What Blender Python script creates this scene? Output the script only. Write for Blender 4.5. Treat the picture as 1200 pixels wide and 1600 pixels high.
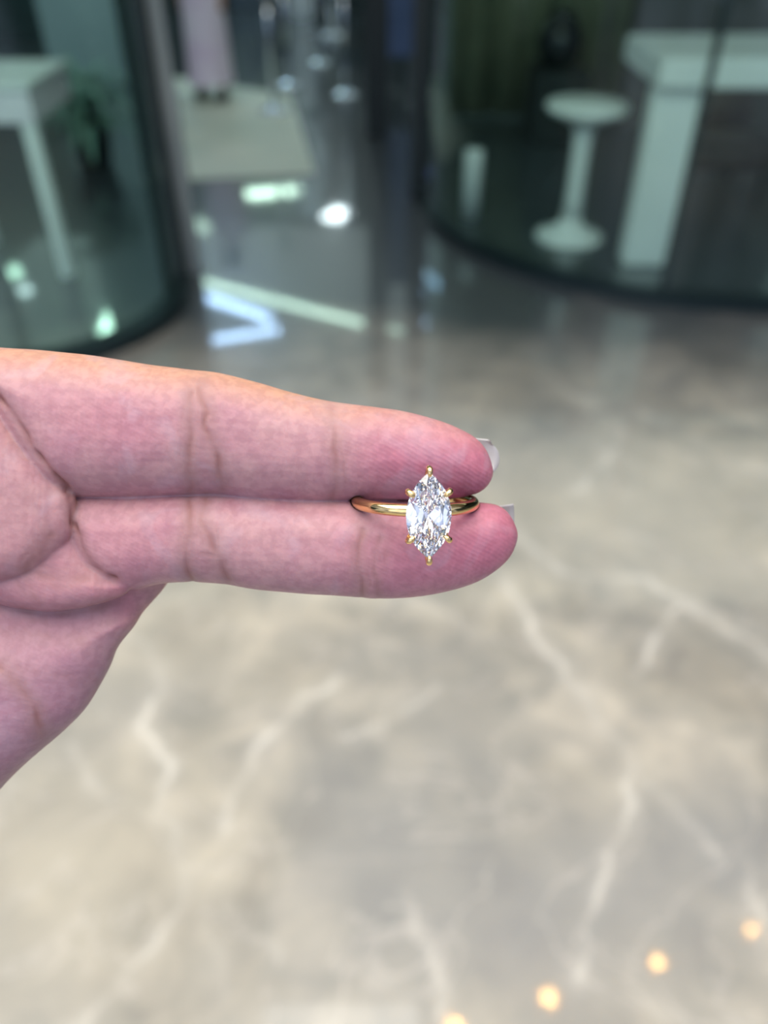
import bpy, bmesh, math, random
import numpy as np
from mathutils import Matrix, Vector, Euler
random.seed(7); np.random.seed(7)
for o in list(bpy.data.objects): bpy.data.objects.remove(o, do_unlink=True)
scene = bpy.context.scene
PI = math.pi

# ------------------------------------------------------------------ camera
CAM_H, PITCH, FPX = 1.35, math.radians(39), 1250.0
cam_d = bpy.data.cameras.new('camera'); cam = bpy.data.objects.new('camera', cam_d)
scene.collection.objects.link(cam); scene.camera = cam
cam.location = (0, 0, CAM_H); cam.rotation_euler = (PI/2 - PITCH, 0, 0)
cam_d.sensor_fit = 'VERTICAL'; cam_d.sensor_height = 36; cam_d.sensor_width = 27
cam_d.lens = 36*FPX/1600; cam_d.clip_start = 0.01; cam_d.clip_end = 200
cam_d.dof.use_dof = True; cam_d.dof.focus_distance = 0.1125
cam_d.dof.aperture_fstop = cam_d.lens/2.5

# ------------------------------------------------------------------ view, world
vs = scene.view_settings
vs.view_transform = 'Standard'; vs.look = 'None'; vs.gamma = 1; vs.use_curve_mapping = False
vs.exposure = -0.14
scene.cycles.caustics_reflective = False; scene.cycles.caustics_refractive = False
scene.cycles.max_bounces = 24; scene.cycles.transmission_bounces = 24; scene.cycles.glossy_bounces = 12; scene.cycles.transparent_max_bounces = 24
W = bpy.data.worlds.new('world'); scene.world = W; W.use_nodes = True
wn = W.node_tree; wn.nodes.clear()
def WN(t, **k):
    n = wn.nodes.new(t)
    for a, b in k.items(): setattr(n, a, b)
    return n
wo = WN('ShaderNodeOutputWorld'); wb = WN('ShaderNodeBackground'); wb.inputs['Strength'].default_value = 0.52
wt = WN('ShaderNodeTexCoord'); wx = WN('ShaderNodeSeparateXYZ')
wno = WN('ShaderNodeTexNoise'); wno.inputs['Scale'].default_value = 5.0; wno.inputs['Detail'].default_value = 3
wr = WN('ShaderNodeValToRGB'); wr.color_ramp.elements[0].position = 0.38; wr.color_ramp.elements[0].color = (.30, .35, .46, 1)
wr.color_ramp.elements[1].position = 0.62; wr.color_ramp.elements[1].color = (1.65, 1.92, 2.65, 1)
wn.links.new(wt.outputs['Generated'], wno.inputs['Vector'])
wn.links.new(wno.outputs['Fac'], wr.inputs['Fac'])
wn.links.new(wt.outputs['Generated'], wx.inputs[0])
mr = WN('ShaderNodeMapRange'); mr.inputs[1].default_value = -0.35; mr.inputs[2].default_value = 0.45   # front (+y) is dim
mr.inputs[3].default_value = 1.0; mr.inputs[4].default_value = 0.12
wn.links.new(wx.outputs['Y'], mr.inputs[0])
wm = WN('ShaderNodeMix', data_type='RGBA', blend_type='MULTIPLY'); wm.inputs[0].default_value = 1
wn.links.new(wr.outputs['Color'], wm.inputs[6]); wn.links.new(mr.outputs[0], wm.inputs[7])
wn.links.new(wm.outputs[2], wb.inputs['Color']); wn.links.new(wb.outputs[0], wo.inputs[0])

def area_light(name, loc, rot, sx, sy, power, color):
    d = bpy.data.lights.new(name, 'AREA'); d.shape = 'RECTANGLE'; d.size = sx; d.size_y = sy
    d.energy = power; d.color = color
    o = bpy.data.objects.new(name, d); scene.collection.objects.link(o); o.location = loc; o.rotation_euler = rot
    return o
area_light('daylight_fill', (-1.2, -2.6, 2.2), (math.radians(62), 0, math.radians(-20)), 3.0, 2.2, 22, (.86, .92, 1.0))  # unseen fill for the daylight from behind, no window stands there
area_light('lobby_fill', (-0.3, 0.25, 3.22), (0, 0, 0), 3.8, 2.2, 136, (1.0, .94, .82))  # unseen overhead fill for the near floor and the hand
area_light('passage_fill', (0, 8.8, 3.25), (0, 0, 0), 11.0, 8.6, 165, (.76, .97, .97))  # unseen fill, added to brighten the shops and the passage

# ------------------------------------------------------------------ helpers
def link(o): scene.collection.objects.link(o); return o
def tag(o, label=None, cat=None, group=None, kind=None):
    if label: o['label'] = label
    if cat: o['category'] = cat
    if group: o['group'] = group
    if kind: o['kind'] = kind
    return o
def empty(name, loc=(0, 0, 0), rz=0):
    o = link(bpy.data.objects.new(name, None)); o.location = loc; o.rotation_euler = (0, 0, rz)
    o.empty_display_size = .05
    return o
def obj(name, bm, m, parent=None, smooth=False):
    me = bpy.data.meshes.new(name)
    bmesh.ops.recalc_face_normals(bm, faces=bm.faces)
    bm.to_mesh(me); bm.free()
    me.materials.append(m)
    if smooth: me.polygons.foreach_set('use_smooth', [True]*len(me.polygons))
    o = link(bpy.data.objects.new(name, me))
    if parent: o.parent = parent
    return o
def NB(): return bmesh.new()
def box(bm, x0, x1, y0, y1, z0, z1, bev=0.0):
    r = bmesh.ops.create_cube(bm, size=1)
    for v in r['verts']:
        v.co = Vector((x0+(v.co.x+.5)*(x1-x0), y0+(v.co.y+.5)*(y1-y0), z0+(v.co.z+.5)*(z1-z0)))
    if bev:
        es = list({e for v in r['verts'] for e in v.link_edges})
        bmesh.ops.bevel(bm, geom=es, offset=bev, segments=2, affect='EDGES')
    return bm
def lathe(bm, prof, n=48, c=(0, 0), cap=True):
    rings = []
    for r, z in prof:
        rings.append([bm.verts.new((c[0]+r*math.cos(2*PI*i/n), c[1]+r*math.sin(2*PI*i/n), z)) for i in range(n)])
    for a, b in zip(rings, rings[1:]):
        for i in range(n): bm.faces.new((a[i], a[(i+1) % n], b[(i+1) % n], b[i]))
    if cap: bm.faces.new(rings[0]); bm.faces.new(rings[-1])
    return bm
def tube(bm, pts, rads, n=12, cap=True, flat=1.0):
    pts = [Vector(p) for p in pts]
    if not hasattr(rads, '__len__'): rads = [rads]*len(pts)
    rings = []; prev = None
    for i, p in enumerate(pts):
        t = (pts[min(i+1, len(pts)-1)]-pts[max(i-1, 0)]).normalized()
        if prev is None:
            a = Vector((0, 0, 1)) if abs(t.z) < .9 else Vector((1, 0, 0)); x = t.cross(a).normalized()
        else: x = (prev-t*prev.dot(t)).normalized()
        prev = x; y = t.cross(x)
        rings.append([bm.verts.new(p+(x*math.cos(2*PI*k/n)+y*math.sin(2*PI*k/n)*flat)*rads[i]) for k in range(n)])
    for a, b in zip(rings, rings[1:]):
        for i in range(n): bm.faces.new((a[i], a[(i+1) % n], b[(i+1) % n], b[i]))
    if cap: bm.faces.new(rings[0]); bm.faces.new(rings[-1])
    return bm
def path_wall(bm, path, t, z0, z1):
    """a wall of thickness t that follows a plan path"""
    P = [Vector((p[0], p[1])) for p in path]; L = []; R = []
    for i, p in enumerate(P):
        d = (P[min(i+1, len(P)-1)]-P[max(i-1, 0)]).normalized(); n = Vector((-d.y, d.x))*t/2
        L.append(p+n); R.append(p-n)
    vs_ = []
    for l, r in zip(L, R):
        vs_.append([bm.verts.new((l.x, l.y, z0)), bm.verts.new((r.x, r.y, z0)), bm.verts.new((r.x, r.y, z1)), bm.verts.new((l.x, l.y, z1))])
    for a, b in zip(vs_, vs_[1:]):
        for k in range(4): bm.faces.new((a[k], a[(k+1) % 4], b[(k+1) % 4], b[k]))
    bm.faces.new(vs_[0]); bm.faces.new(vs_[-1])
    return bm
def mat(name, col, rough=.5, metal=0, **k):
    m = bpy.data.materials.new(name); m.use_nodes = True; b = m.node_tree.nodes['Principled BSDF']
    b.inputs['Base Color'].default_value = (*col, 1); b.inputs['Roughness'].default_value = rough; b.inputs['Metallic'].default_value = metal
    for a, v in k.items(): b.inputs[a.replace('_', ' ')].default_value = v
    return m
def mottled(name, c0, c1, scale, rough=.5, metal=0, bump=0.0, **k):
    m = mat(name, c0, rough, metal, **k); nt = m.node_tree; b = nt.nodes['Principled BSDF']
    tc = nt.nodes.new('ShaderNodeTexCoord'); n = nt.nodes.new('ShaderNodeTexNoise'); n.inputs['Scale'].default_value = scale; n.inputs['Detail'].default_value = 4
    r = nt.nodes.new('ShaderNodeValToRGB'); r.color_ramp.elements[0].position = .35; r.color_ramp.elements[1].position = .65
    r.color_ramp.elements[0].color = (*c0, 1); r.color_ramp.elements[1].color = (*c1, 1)
    nt.links.new(tc.outputs['Object'], n.inputs['Vector']); nt.links.new(n.outputs['Fac'], r.inputs['Fac']); nt.links.new(r.outputs['Color'], b.inputs['Base Color'])
    if bump:
        bp = nt.nodes.new('ShaderNodeBump'); bp.inputs['Strength'].default_value = bump; bp.inputs['Distance'].default_value = .002
        nt.links.new(n.outputs['Fac'], bp.inputs['Height']); nt.links.new(bp.outputs[0], b.inputs['Normal'])
    return m
def emit(name, col, s):
    m = mat(name, (.8, .8, .8), .4); b = m.node_tree.nodes['Principled BSDF']
    b.inputs['Emission Color'].default_value = (*col, 1); b.inputs['Emission Strength'].default_value = s
    return m
def floor_pt(px, py, z=0.0):
    """where the sight line through a point of the photograph meets height z"""
    x = (px-600)/FPX; y = -(py-800)/FPX
    d = Vector((x, math.cos(PITCH)+y*math.sin(PITCH), -math.sin(PITCH)+y*math.cos(PITCH)))
    t = (z-CAM_H)/d.z
    return Vector((d.x*t, d.y*t, z))

# ------------------------------------------------------------------ marble floor
def seg_dist(P, poly):
    best = np.full(len(P), 1e9); side = np.zeros(len(P))
    for a, b in zip(poly, poly[1:]):
        a = np.array(a, float); b = np.array(b, float); ab = b-a
        t = np.clip(((P-a)@ab)/max((ab@ab), 1e-12), 0, 1)
        d = np.linalg.norm(P-(a+t[:, None]*ab), axis=1); best = np.minimum(best, d)
    return best
VEINS = [  # traces of the pale veins as they run over the floor: points, half width in metres, strength
    ([(195, 985), (232, 1020), (262, 1075), (215, 1130), (262, 1190), (250, 1262), (292, 1360), (288, 1400)], .006, .85),
    ([(288, 1400), (235, 1490), (140, 1600)], .005, .6),
    ([(100, 1165), (160, 1250), (250, 1262)], .004, .4),
    ([(540, 1055), (480, 1090), (415, 1155), (376, 1215), (350, 1290)], .006, .7),
    ([(530, 1155), (580, 1145), (640, 1105), (690, 1075)], .005, .45),
    ([(790, 900), (840, 1000), (905, 1080), (935, 1125), (990, 1190)], .008, .8),
    ([(990, 1190), (985, 1260), (945, 1350), (930, 1420), (905, 1530)], .005, .75),
    ([(1060, 945), (1020, 1005), (998, 1055)], .007, .8),
    ([(780, 800), (850, 870), (900, 900), (1010, 905), (1200, 1020)], .010, .55),
    ([(900, 770), (960, 700), (975, 670)], .012, .5),
    ([(1010, 1220), (1090, 1290), (1125, 1350)], .007, .5),
    ([(1160, 1340), (1175, 1400), (1200, 1430)], .005, .5),
    ([(640, 1400), (680, 1520), (700, 1600)], .004, .5),
    ([(300, 1420), (345, 1500), (350, 1560)], .006, .4),
    ([(350, 1410), (430, 1500)], .004, .4),
    ([(620, 930), (700, 960), (790, 1010)], .008, .35),
    ([(1050, 930), (1130, 960), (1200, 990)], .012, .5),
    ([(830, 560), (900, 620), (1000, 640), (1120, 720), (1200, 740)], .014, .4),
    ([(470, 700), (560, 640), (700, 560), (820, 500)], .014, .3),
]
def axis(segs):
    out = []
    for a, b, s in segs: out += list(np.arange(a, b, s))
    out.append(segs[-1][1]); return np.array(out)
xs = axis([(-9, -1.4, .4), (-1.4, 1.6, .009), (1.6, 9, .4)]); ys = axis([(-6, .3, .4), (.3, 2.6, .009), (2.6, 26, .4)])
X, Y = np.meshgrid(xs, ys, indexing='ij'); P2 = np.c_[X.ravel(), Y.ravel()]
vein = np.zeros(len(P2))
inb = (np.abs(P2[:, 0]) < 1.7) & (P2[:, 1] > .28) & (P2[:, 1] < 3.0); Q = P2[inb]
wob = np.c_[np.sin(Q[:, 1]*41+np.sin(Q[:, 0]*23)*2)+.6*np.sin(Q[:, 1]*97+1), np.sin(Q[:, 0]*37+np.sin(Q[:, 1]*29)*2)+.6*np.sin(Q[:, 0]*89+2)]*.006
vq = np.zeros(len(Q)); env = .65+.35*np.sin(Q[:, 0]*31+Q[:, 1]*23)
for pts, hw, st in VEINS:
    fp = [tuple(floor_pt(*p)[:2]) for p in pts]
    d = seg_dist(Q+wob, fp)
    vq = np.maximum(vq, st*env*(np.exp(-(d/hw)**2)+.35*np.exp(-(d/(hw*4))**2)))
vein[inb] = vq
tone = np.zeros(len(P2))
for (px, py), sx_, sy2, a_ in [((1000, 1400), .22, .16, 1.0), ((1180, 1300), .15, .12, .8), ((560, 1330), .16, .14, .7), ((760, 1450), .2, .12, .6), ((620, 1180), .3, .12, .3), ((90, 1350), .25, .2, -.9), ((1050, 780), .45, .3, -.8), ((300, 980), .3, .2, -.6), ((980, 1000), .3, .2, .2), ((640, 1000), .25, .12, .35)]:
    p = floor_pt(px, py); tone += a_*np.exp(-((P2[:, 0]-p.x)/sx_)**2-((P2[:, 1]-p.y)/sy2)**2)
me = bpy.data.meshes.new('floor'); nx, ny = len(xs), len(ys)
ii = (np.arange(nx-1)[:, None]*ny+np.arange(ny-1)[None, :]).ravel()
quads = np.c_[ii, ii+ny, ii+ny+1, ii+1]
me.from_pydata(np.c_[P2, np.zeros(len(P2))].tolist(), [], quads.tolist())
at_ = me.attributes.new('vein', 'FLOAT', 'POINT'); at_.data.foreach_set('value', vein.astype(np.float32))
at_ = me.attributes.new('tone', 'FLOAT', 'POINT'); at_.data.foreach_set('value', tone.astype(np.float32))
floor = link(bpy.data.objects.new('floor', me)); tag(floor, 'polished beige and grey marble floor with pale veins', 'floor', kind='structure')
fm = mat('marble', (.5, .5, .5), .30, Coat_Weight=1.0, Coat_Roughness=.045); nt = fm.node_tree; B = nt.nodes['Principled BSDF']; B.inputs['Coat IOR'].default_value = 1.5
def N(t, **k):
    n = nt.nodes.new(t)
    for a, b in k.items(): setattr(n, a, b)
    return n
def ramp(fac, stops):
    r = N('ShaderNodeValToRGB'); el = r.color_ramp.elements
    while len(el) < len(stops): el.new(.5)
    for e, (p, c) in zip(el, stops): e.position = p; e.color = (*c, 1) if len(c) == 3 else c
    nt.links.new(fac, r.inputs['Fac']); return r.outputs['Color']
def mix(fac, a, b, mode='MIX'):
    n = N('ShaderNodeMix', data_type='RGBA', blend_type=mode)
    for s, v in ((0, fac), (6, a), (7, b)):
        if isinstance(v, bpy.types.NodeSocket): nt.links.new(v, n.inputs[s])
        elif isinstance(v, (int, float)): n.inputs[s].default_value = v
        else: n.inputs[s].default_value = (*v, 1)
    return n.outputs[2]
def noise(vec, scale, detail=3, dist=0.0, rough=.5):
    n = N('ShaderNodeTexNoise'); n.inputs['Scale'].default_value = scale; n.inputs['Detail'].default_value = detail
    n.inputs['Distortion'].default_value = dist; n.inputs['Roughness'].default_value = rough
    nt.links.new(vec, n.inputs['Vector']); return n.outputs['Fac']
tc = N('ShaderNodeTexCoord').outputs['Object']
c1 = ramp(noise(tc, 3.2, 4, .8), [(.34, (.42, .385, .325)), (.5, (.53, .49, .41)), (.66, (.66, .60, .50))])
c2 = ramp(noise(tc, 9.0, 3, .5), [(.34, (.74, .755, .77)), (.5, (.97, .97, .965)), (.66, (1.16, 1.15, 1.12))])
base = mix(1.0, c1, c2, 'MULTIPLY')
# a big cloud of greyer stone
gm = N('ShaderNodeMapping'); gm.inputs['Location'].default_value = (3.1, 1.7, 0); nt.links.new(tc, gm.inputs[0])
gf = ramp(noise(gm.outputs[0], 1.5, 3, .4), [(.42, (0, 0, 0)), (.62, (1, 1, 1))])
gfm = N('ShaderNodeMath', operation='MULTIPLY'); nt.links.new(gf, gfm.inputs[0]); gfm.inputs[1].default_value = .55
base = mix(gfm.outputs[0], base, (.36, .355, .335))
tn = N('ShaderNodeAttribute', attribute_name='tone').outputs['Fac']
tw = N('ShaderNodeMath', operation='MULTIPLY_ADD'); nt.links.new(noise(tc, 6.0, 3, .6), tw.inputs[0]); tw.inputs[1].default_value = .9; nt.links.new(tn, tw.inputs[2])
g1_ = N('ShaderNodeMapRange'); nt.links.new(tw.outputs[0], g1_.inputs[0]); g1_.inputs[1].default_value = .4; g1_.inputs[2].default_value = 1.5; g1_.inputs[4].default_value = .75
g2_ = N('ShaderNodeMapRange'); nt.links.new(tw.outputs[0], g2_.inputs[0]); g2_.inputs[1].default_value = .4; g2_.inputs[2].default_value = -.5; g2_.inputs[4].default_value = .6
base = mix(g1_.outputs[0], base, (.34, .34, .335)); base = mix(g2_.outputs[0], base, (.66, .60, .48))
# thin random veins beyond the traced ones
v1 = ramp(noise(tc, 3.4, 6, 1.2), [(.488, (0, 0, 0)), (.5, (1, 1, 1)), (.512, (0, 0, 0))])
v1m = N('ShaderNodeMath', operation='MULTIPLY'); nt.links.new(v1, v1m.inputs[0]); v1m.inputs[1].default_value = .34
base = mix(v1m.outputs[0], base, (.80, .74, .66))
va = N('ShaderNodeAttribute', attribute_name='vein').outputs['Fac']
vm_ = N('ShaderNodeMath', operation='MULTIPLY'); vm_.use_clamp = True; nt.links.new(va, vm_.inputs[0]); vm_.inputs[1].default_value = .85
base = mix(vm_.outputs[0], base, (.92, .87, .77))
# floor colour darkened towards the back, standing in for the fading light
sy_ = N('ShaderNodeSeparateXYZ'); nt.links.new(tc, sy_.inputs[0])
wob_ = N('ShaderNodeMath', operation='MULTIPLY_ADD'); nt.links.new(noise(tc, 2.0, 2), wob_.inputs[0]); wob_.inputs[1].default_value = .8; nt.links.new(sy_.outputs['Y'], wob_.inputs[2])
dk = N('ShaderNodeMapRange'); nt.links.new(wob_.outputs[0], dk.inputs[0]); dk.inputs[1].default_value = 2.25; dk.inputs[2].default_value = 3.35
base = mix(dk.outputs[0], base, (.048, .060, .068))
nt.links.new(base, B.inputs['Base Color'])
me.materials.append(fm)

# ------------------------------------------------------------------ ceiling, far walls
M_dark = mat('dark_metal', (.006, .015, .019), .55, 0)
M_ceil = mat('ceiling_paint', (.80, .80, .78), .8)
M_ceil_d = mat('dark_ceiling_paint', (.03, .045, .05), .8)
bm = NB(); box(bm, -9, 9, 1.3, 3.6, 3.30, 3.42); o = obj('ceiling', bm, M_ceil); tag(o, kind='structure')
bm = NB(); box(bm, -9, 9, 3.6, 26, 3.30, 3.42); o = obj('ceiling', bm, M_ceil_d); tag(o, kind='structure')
M_wall = mottled('far_wall', (.03, .06, .065), (.10, .15, .15), 1.1, .7)
bm = NB(); box(bm, -9, 9, 26, 26.2, 0, 3.3); o = obj('wall_back', bm, M_wall); tag(o, kind='structure')
bm = NB(); box(bm, -9.2, -9, -3, 26, 0, 3.3); o = obj('wall_left', bm, M_wall); tag(o, kind='structure')
bm = NB(); box(bm, 9, 9.2, -3, 26, 0, 3.3); o = obj('wall_right', bm, M_wall); tag(o, kind='structure')

# ------------------------------------------------------------------ glass shopfronts
def glass_mat(name, tint):
    m = bpy.data.materials.new(name); m.use_nodes = True; t = m.node_tree; t.nodes.clear()
    out = t.nodes.new('ShaderNodeOutputMaterial'); g = t.nodes.new('ShaderNodeBsdfGlossy'); g.inputs['Roughness'].default_value = .01
    tr = t.nodes.new('ShaderNodeBsdfTransparent'); tr.inputs['Color'].default_value = (*tint, 1)
    lw = t.nodes.new('ShaderNodeLayerWeight'); lw.inputs['Blend'].default_value = .5
    pw = t.nodes.new('ShaderNodeMath'); pw.operation = 'POWER'; pw.inputs[1].default_value = 5; t.links.new(lw.outputs['Facing'], pw.inputs[0])
    fr = t.nodes.new('ShaderNodeMath'); fr.operation = 'MULTIPLY_ADD'; fr.inputs[1].default_value = .9; fr.inputs[2].default_value = .028; t.links.new(pw.outputs[0], fr.inputs[0])
    mx = t.nodes.new('ShaderNodeMixShader'); t.links.new(fr.outputs[0], mx.inputs[0]); t.links.new(tr.outputs[0], mx.inputs[1]); t.links.new(g.outputs[0], mx.inputs[2])
    t.links.new(mx.outputs[0], out.inputs[0]); return m
M_glass = glass_mat('green_glass', (.84, .94, .915))
M_rail = mat('base_rail', (.010, .024, .028), .4, .3)

def arc(c, r, a0, a1, n):
    return [(c[0]+r*math.cos(math.radians(a0+(a1-a0)*i/n)), c[1]+r*math.sin(math.radians(a0+(a1-a0)*i/n))) for i in range(n+1)]
# right hand drum
RC, RR = (1.507, 4.219), 1.304
rp = arc(RC, RR, 168, 330, 120)
e = empty('curved_glass_front', (RC[0], RC[1], 0)); tag(e, 'curved green glass shopfront at right around the round white stool', 'glass wall')
def rel(path, c): return [(p[0]-c[0], p[1]-c[1]) for p in path]
obj('glass_panel', path_wall(NB(), rel(rp, RC), .012, .05, 2.6), M_glass, e)
obj('base_rail', path_wall(NB(), rel(rp, RC), .06, 0, .055), M_rail, e)
obj('top_rail', path_wall(NB(), rel(rp, RC), .06, 2.6, 2.7), M_rail, e)
pa = math.radians(178); p0 = ((RR+.02)*math.cos(pa), (RR+.02)*math.sin(pa)); bm = NB(); box(bm, p0[0]-.05, p0[0]+.055, p0[1]-.04, p0[1]+.06, 0, 2.7, .004); obj('post', bm, M_dark, e)
pm = floor_pt(1030, 468); pmr = (pm.x-RC[0], pm.y-RC[1])
bm = NB(); box(bm, pmr[0]-.009, pmr[0]+.009, pmr[1]-.02, pmr[1]+.02, 0.0, 2.7, .003); obj('mullion', bm, M_dark, e)
# left hand rounded corner
LC, LR = (-1.397, 2.986), .589
lp = [(-4.2, 2.397), (-2.8, 2.397)]+arc(LC, LR, -90, 12, 60)
e = empty('rounded_glass_front', (LC[0], LC[1], 0)); tag(e, 'green glass shopfront with rounded corner at left in front of the white table', 'glass wall')
obj('glass_panel', path_wall(NB(), rel(lp, LC), .012, .05, 2.6), M_glass, e)
obj('base_rail', path_wall(NB(), rel(lp, LC), .07, 0, .06), M_rail, e)
obj('top_rail', path_wall(NB(), rel(lp, LC), .07, 2.6, 2.7), M_rail, e)
p0 = rel(lp, LC)[-1]; bm = NB(); box(bm, p0[0]-.075, p0[0]+.012, p0[1], p0[1]+.10, 0, 2.7, .006); obj('post', bm, M_dark, e)
M_steel = mottled('brushed_steel', (.30, .36, .38), (.40, .46, .47), 3, .35, .3)
bm = NB(); box(bm, p0[0]-.02, p0[0]+.045, p0[1]+.16, p0[1]+.21, 0, 2.7, .004); obj('steel_stile', bm, M_steel, e)

# ------------------------------------------------------------------ furniture behind the glass
M_white = mottled('white_lacquer', (.82, .82, .81), (.88, .88, .87), 6, .35)
sp = floor_pt(888, 372)
e = empty('pedestal_stool', (sp.x, sp.y, 0)); tag(e, 'round white pedestal stool behind the curved glass', 'stool')
obj('base', lathe(NB(), [(.005, 0), (.15, 0), (.155, .008), (.15, .02), (.10, .035), (.06, .06), (.045, .10)]), M_white, e, True)
obj('stem', lathe(NB(), [(.045, .10), (.040, .2), (.040, .40), (.046, .48)]), M_white, e, True)
obj('seat', lathe(NB(), [(.046, .48), (.08, .505), (.155, .535), (.172, .55), (.172, .565), (.165, .572), (.005, .572)]), M_white, e, True)

# white table at right
tb = floor_pt(988, 432)
e = empty('white_table', (tb.x, tb.y, 0)); tag(e, 'white table with thick top and slab leg at far right behind the curved glass', 'table')
bm = NB(); box(bm, -.03, .95, .05, .62, .70, .80, .01); obj('tabletop', bm, M_white, e)
bm = NB(); box(bm, -.02, .16, .10, .20, 0, .70, .01); obj('leg', bm, M_white, e)
bm = NB(); box(bm, .78, .90, .34, .44, 0, .70, .01); obj('leg', bm, M_white, e)
# white table at left
tl = floor_pt(105, 430)
e = empty('display_table', (tl.x, tl.y, 0)); tag(e, 'white display table with deep apron behind the rounded glass at left', 'table')
bm = NB(); box(bm, -.85, .06, -.06, .42, .715, .735, .004); obj('tabletop', bm, M_white, e)
bm = NB(); box(bm, -.83, .045, -.045, .40, .60, .715, .004); obj('apron', bm, mottled('grey_lacquer', (.78, .70, .76), (.84, .77, .82), 5, .5), e)
for (x, y) in ((.01, -.01), (-.45, .36), (-.79, -.01)):
    bm = NB(); box(bm, x-.025, x+.025, y-.025, y+.025, 0, .60, .004); obj('leg', bm, M_white, e)

# potted plant at the back of the left shop
c = floor_pt(150, 255); e = empty('potted_plant', (c.x, c.y, 0)); tag(e, 'leafy teal green plant in a dark pot behind the display table', 'plant')
obj('pot', lathe(NB(), [(.005, 0), (.09, 0), (.13, .20), (.135, .22), (.12, .22), (.115, .19), (.005, .19)], 32), M_dark, e, True)
bm = NB(); rp_ = random.Random(5)
for k in range(70):
    az = rp_.uniform(0, 2*PI); L_ = rp_.uniform(.16, .34); up = rp_.uniform(.5, 1.4); w_ = rp_.uniform(.018, .035); z0 = rp_.uniform(.2, .42)
    d_ = Vector((math.cos(az), math.sin(az), 0)); n_ = Vector((-d_.y, d_.x, 0)); rows = []
    for q_ in range(6):
        t = q_/5; p_ = Vector((0, 0, z0))+d_*L_*t+Vector((0, 0, L_*(up*t-1.0*t*t))); ww = w_*math.sin(PI*min(.98, .12+t*.86))
        rows.append((bm.verts.new(p_-n_*ww), bm.verts.new(p_+Vector((0, 0, -.006))), bm.verts.new(p_+n_*ww)))
    for a, b in zip(rows, rows[1:]):
        bm.faces.new((a[0], a[1], b[1], b[0])); bm.faces.new((a[1], a[2], b[2], b[1]))
obj('foliage', bm, mottled('leaf_green', (.12, .26, .20), (.28, .45, .36), 9, .35), e, True)
obj('stem', tube(NB(), [(0, 0, .18), (.01, 0, .32), (0, 0, .45)], .012), mat('bark', (.08, .07, .05), .8), e, True)

# curtain of heavy green brown folds in the back of the right hand shop
M_curt = mottled('curtain_cloth', (.17, .20, .12), (.30, .31, .19), 3, .9)
bm = NB(); pth = [(x, .035*math.sin(x*34)+.02*math.sin(x*13)) for x in np.linspace(-.62, .75, 160)]
path_wall(bm, pth, .006, 0.02, 2.4); o = obj('curtain', bm, M_curt, None, True); o.location = (1.05, 5.95, 0)
tag(o, 'heavy olive green folded curtain in the back of the shop behind the round stool', 'curtain')
# low dark cabinet in front of curtain
bm = NB(); box(bm, -.16, .16, -.2, .2, .0, .40, .01); e = empty('low_cabinet', (1.06, 5.45, 0)); obj('body', bm, mat('dark_wood', (.02, .025, .025), .5), e)
bm = NB(); box(bm, -.01, .01, -.215, -.2, .2, .26, .003); obj('handle', bm, M_steel, e)
tag(e, 'low dark cabinet standing in front of the olive curtain', 'cabinet')
# dark vase on it
bm = lathe(NB(), [(.005, 0), (.07, 0), (.12, .06), (.135, .14), (.11, .22), (.06, .27), (.07, .30), (.055, .30), (.05, .27)], 32, cap=False)
o = obj('vase', bm, mat('black_glaze', (.006, .008, .01), .25), None, True); o.location = (1.04, 5.42, .40); tag(o, 'round black vase on the low dark cabinet', 'vase')
# taupe partition
bm = NB(); box(bm, 1.55, 3.6, 5.7, 5.76, 0, 2.4); o = obj('partition', bm, mottled('taupe_panel', (.10, .10, .095), (.15, .14, .13), 2, .8)); tag(o, 'taupe partition panel behind the white table at right', 'partition')
# brown armchair seen low at the far right
M_leather = mottled('brown_leather', (.09, .07, .06), (.13, .10, .09), 8, .45)
ac = Vector((1.62, 4.25, 0))
e = empty('armchair', (ac.x+.05, ac.y+.1, 0)); tag(e, 'low brown armchair behind the white table at right edge', 'armchair')
bm = NB(); box(bm, -.2, .25, -.22, .22, .16, .30, .03); obj('seat', bm, M_leather, e, True)
bm = NB(); box(bm, -.2, .25, .17, .26, .20, .52, .03); obj('backrest', bm, M_leather, e, True)
for x in (-.17, .22):
    for y in (-.19, .22):
        bm = NB(); lathe(bm, [(.012, 0), (.016, .17)], 12, (x, y)); obj('leg', bm, M_dark, e)

# ------------------------------------------------------------------ passage between the shops
pp = floor_pt(590, 213)
bm = NB(); box(bm, pp.x-.07, pp.x+.07, pp.y-.05, pp.y+.05, 0, 3.3, .006); o = obj('door_frame_post', bm, M_dark); tag(o, 'black door frame post standing in the passage left of the curved glass', 'post')
# blue banner behind the post
bm = NB(); box(bm, -.06, .17, -.01, .01, .25, 1.5, .003); e = empty('blue_banner', (pp.x+.12, pp.y+1.2, 0)); obj('panel', bm, mottled('blue_fabric', (.10, .15, .30), (.14, .20, .40), 3, .7), e)
bm = NB(); lathe(bm, [(.12, 0), (.12, .015), (.015, .02), (.015, .25)], 24, (.055, 0)); obj('stand', bm, M_dark, e)
tag(e, 'slim blue banner on a stand just right of the black post', 'banner')
# paler flat area on the passage floor
M_pale = mottled('pale_floor', (.58, .64, .54), (.74, .76, .64), 1.6, .5)
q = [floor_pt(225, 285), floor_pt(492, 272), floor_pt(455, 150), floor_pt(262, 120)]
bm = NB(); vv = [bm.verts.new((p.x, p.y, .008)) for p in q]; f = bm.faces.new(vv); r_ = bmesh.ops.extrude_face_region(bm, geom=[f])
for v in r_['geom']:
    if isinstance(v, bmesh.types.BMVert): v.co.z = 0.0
o = obj('pale_area', bm, M_pale); tag(o, 'pale beige area of the passage floor between the glass shopfronts', 'patch', kind='structure')

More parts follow.
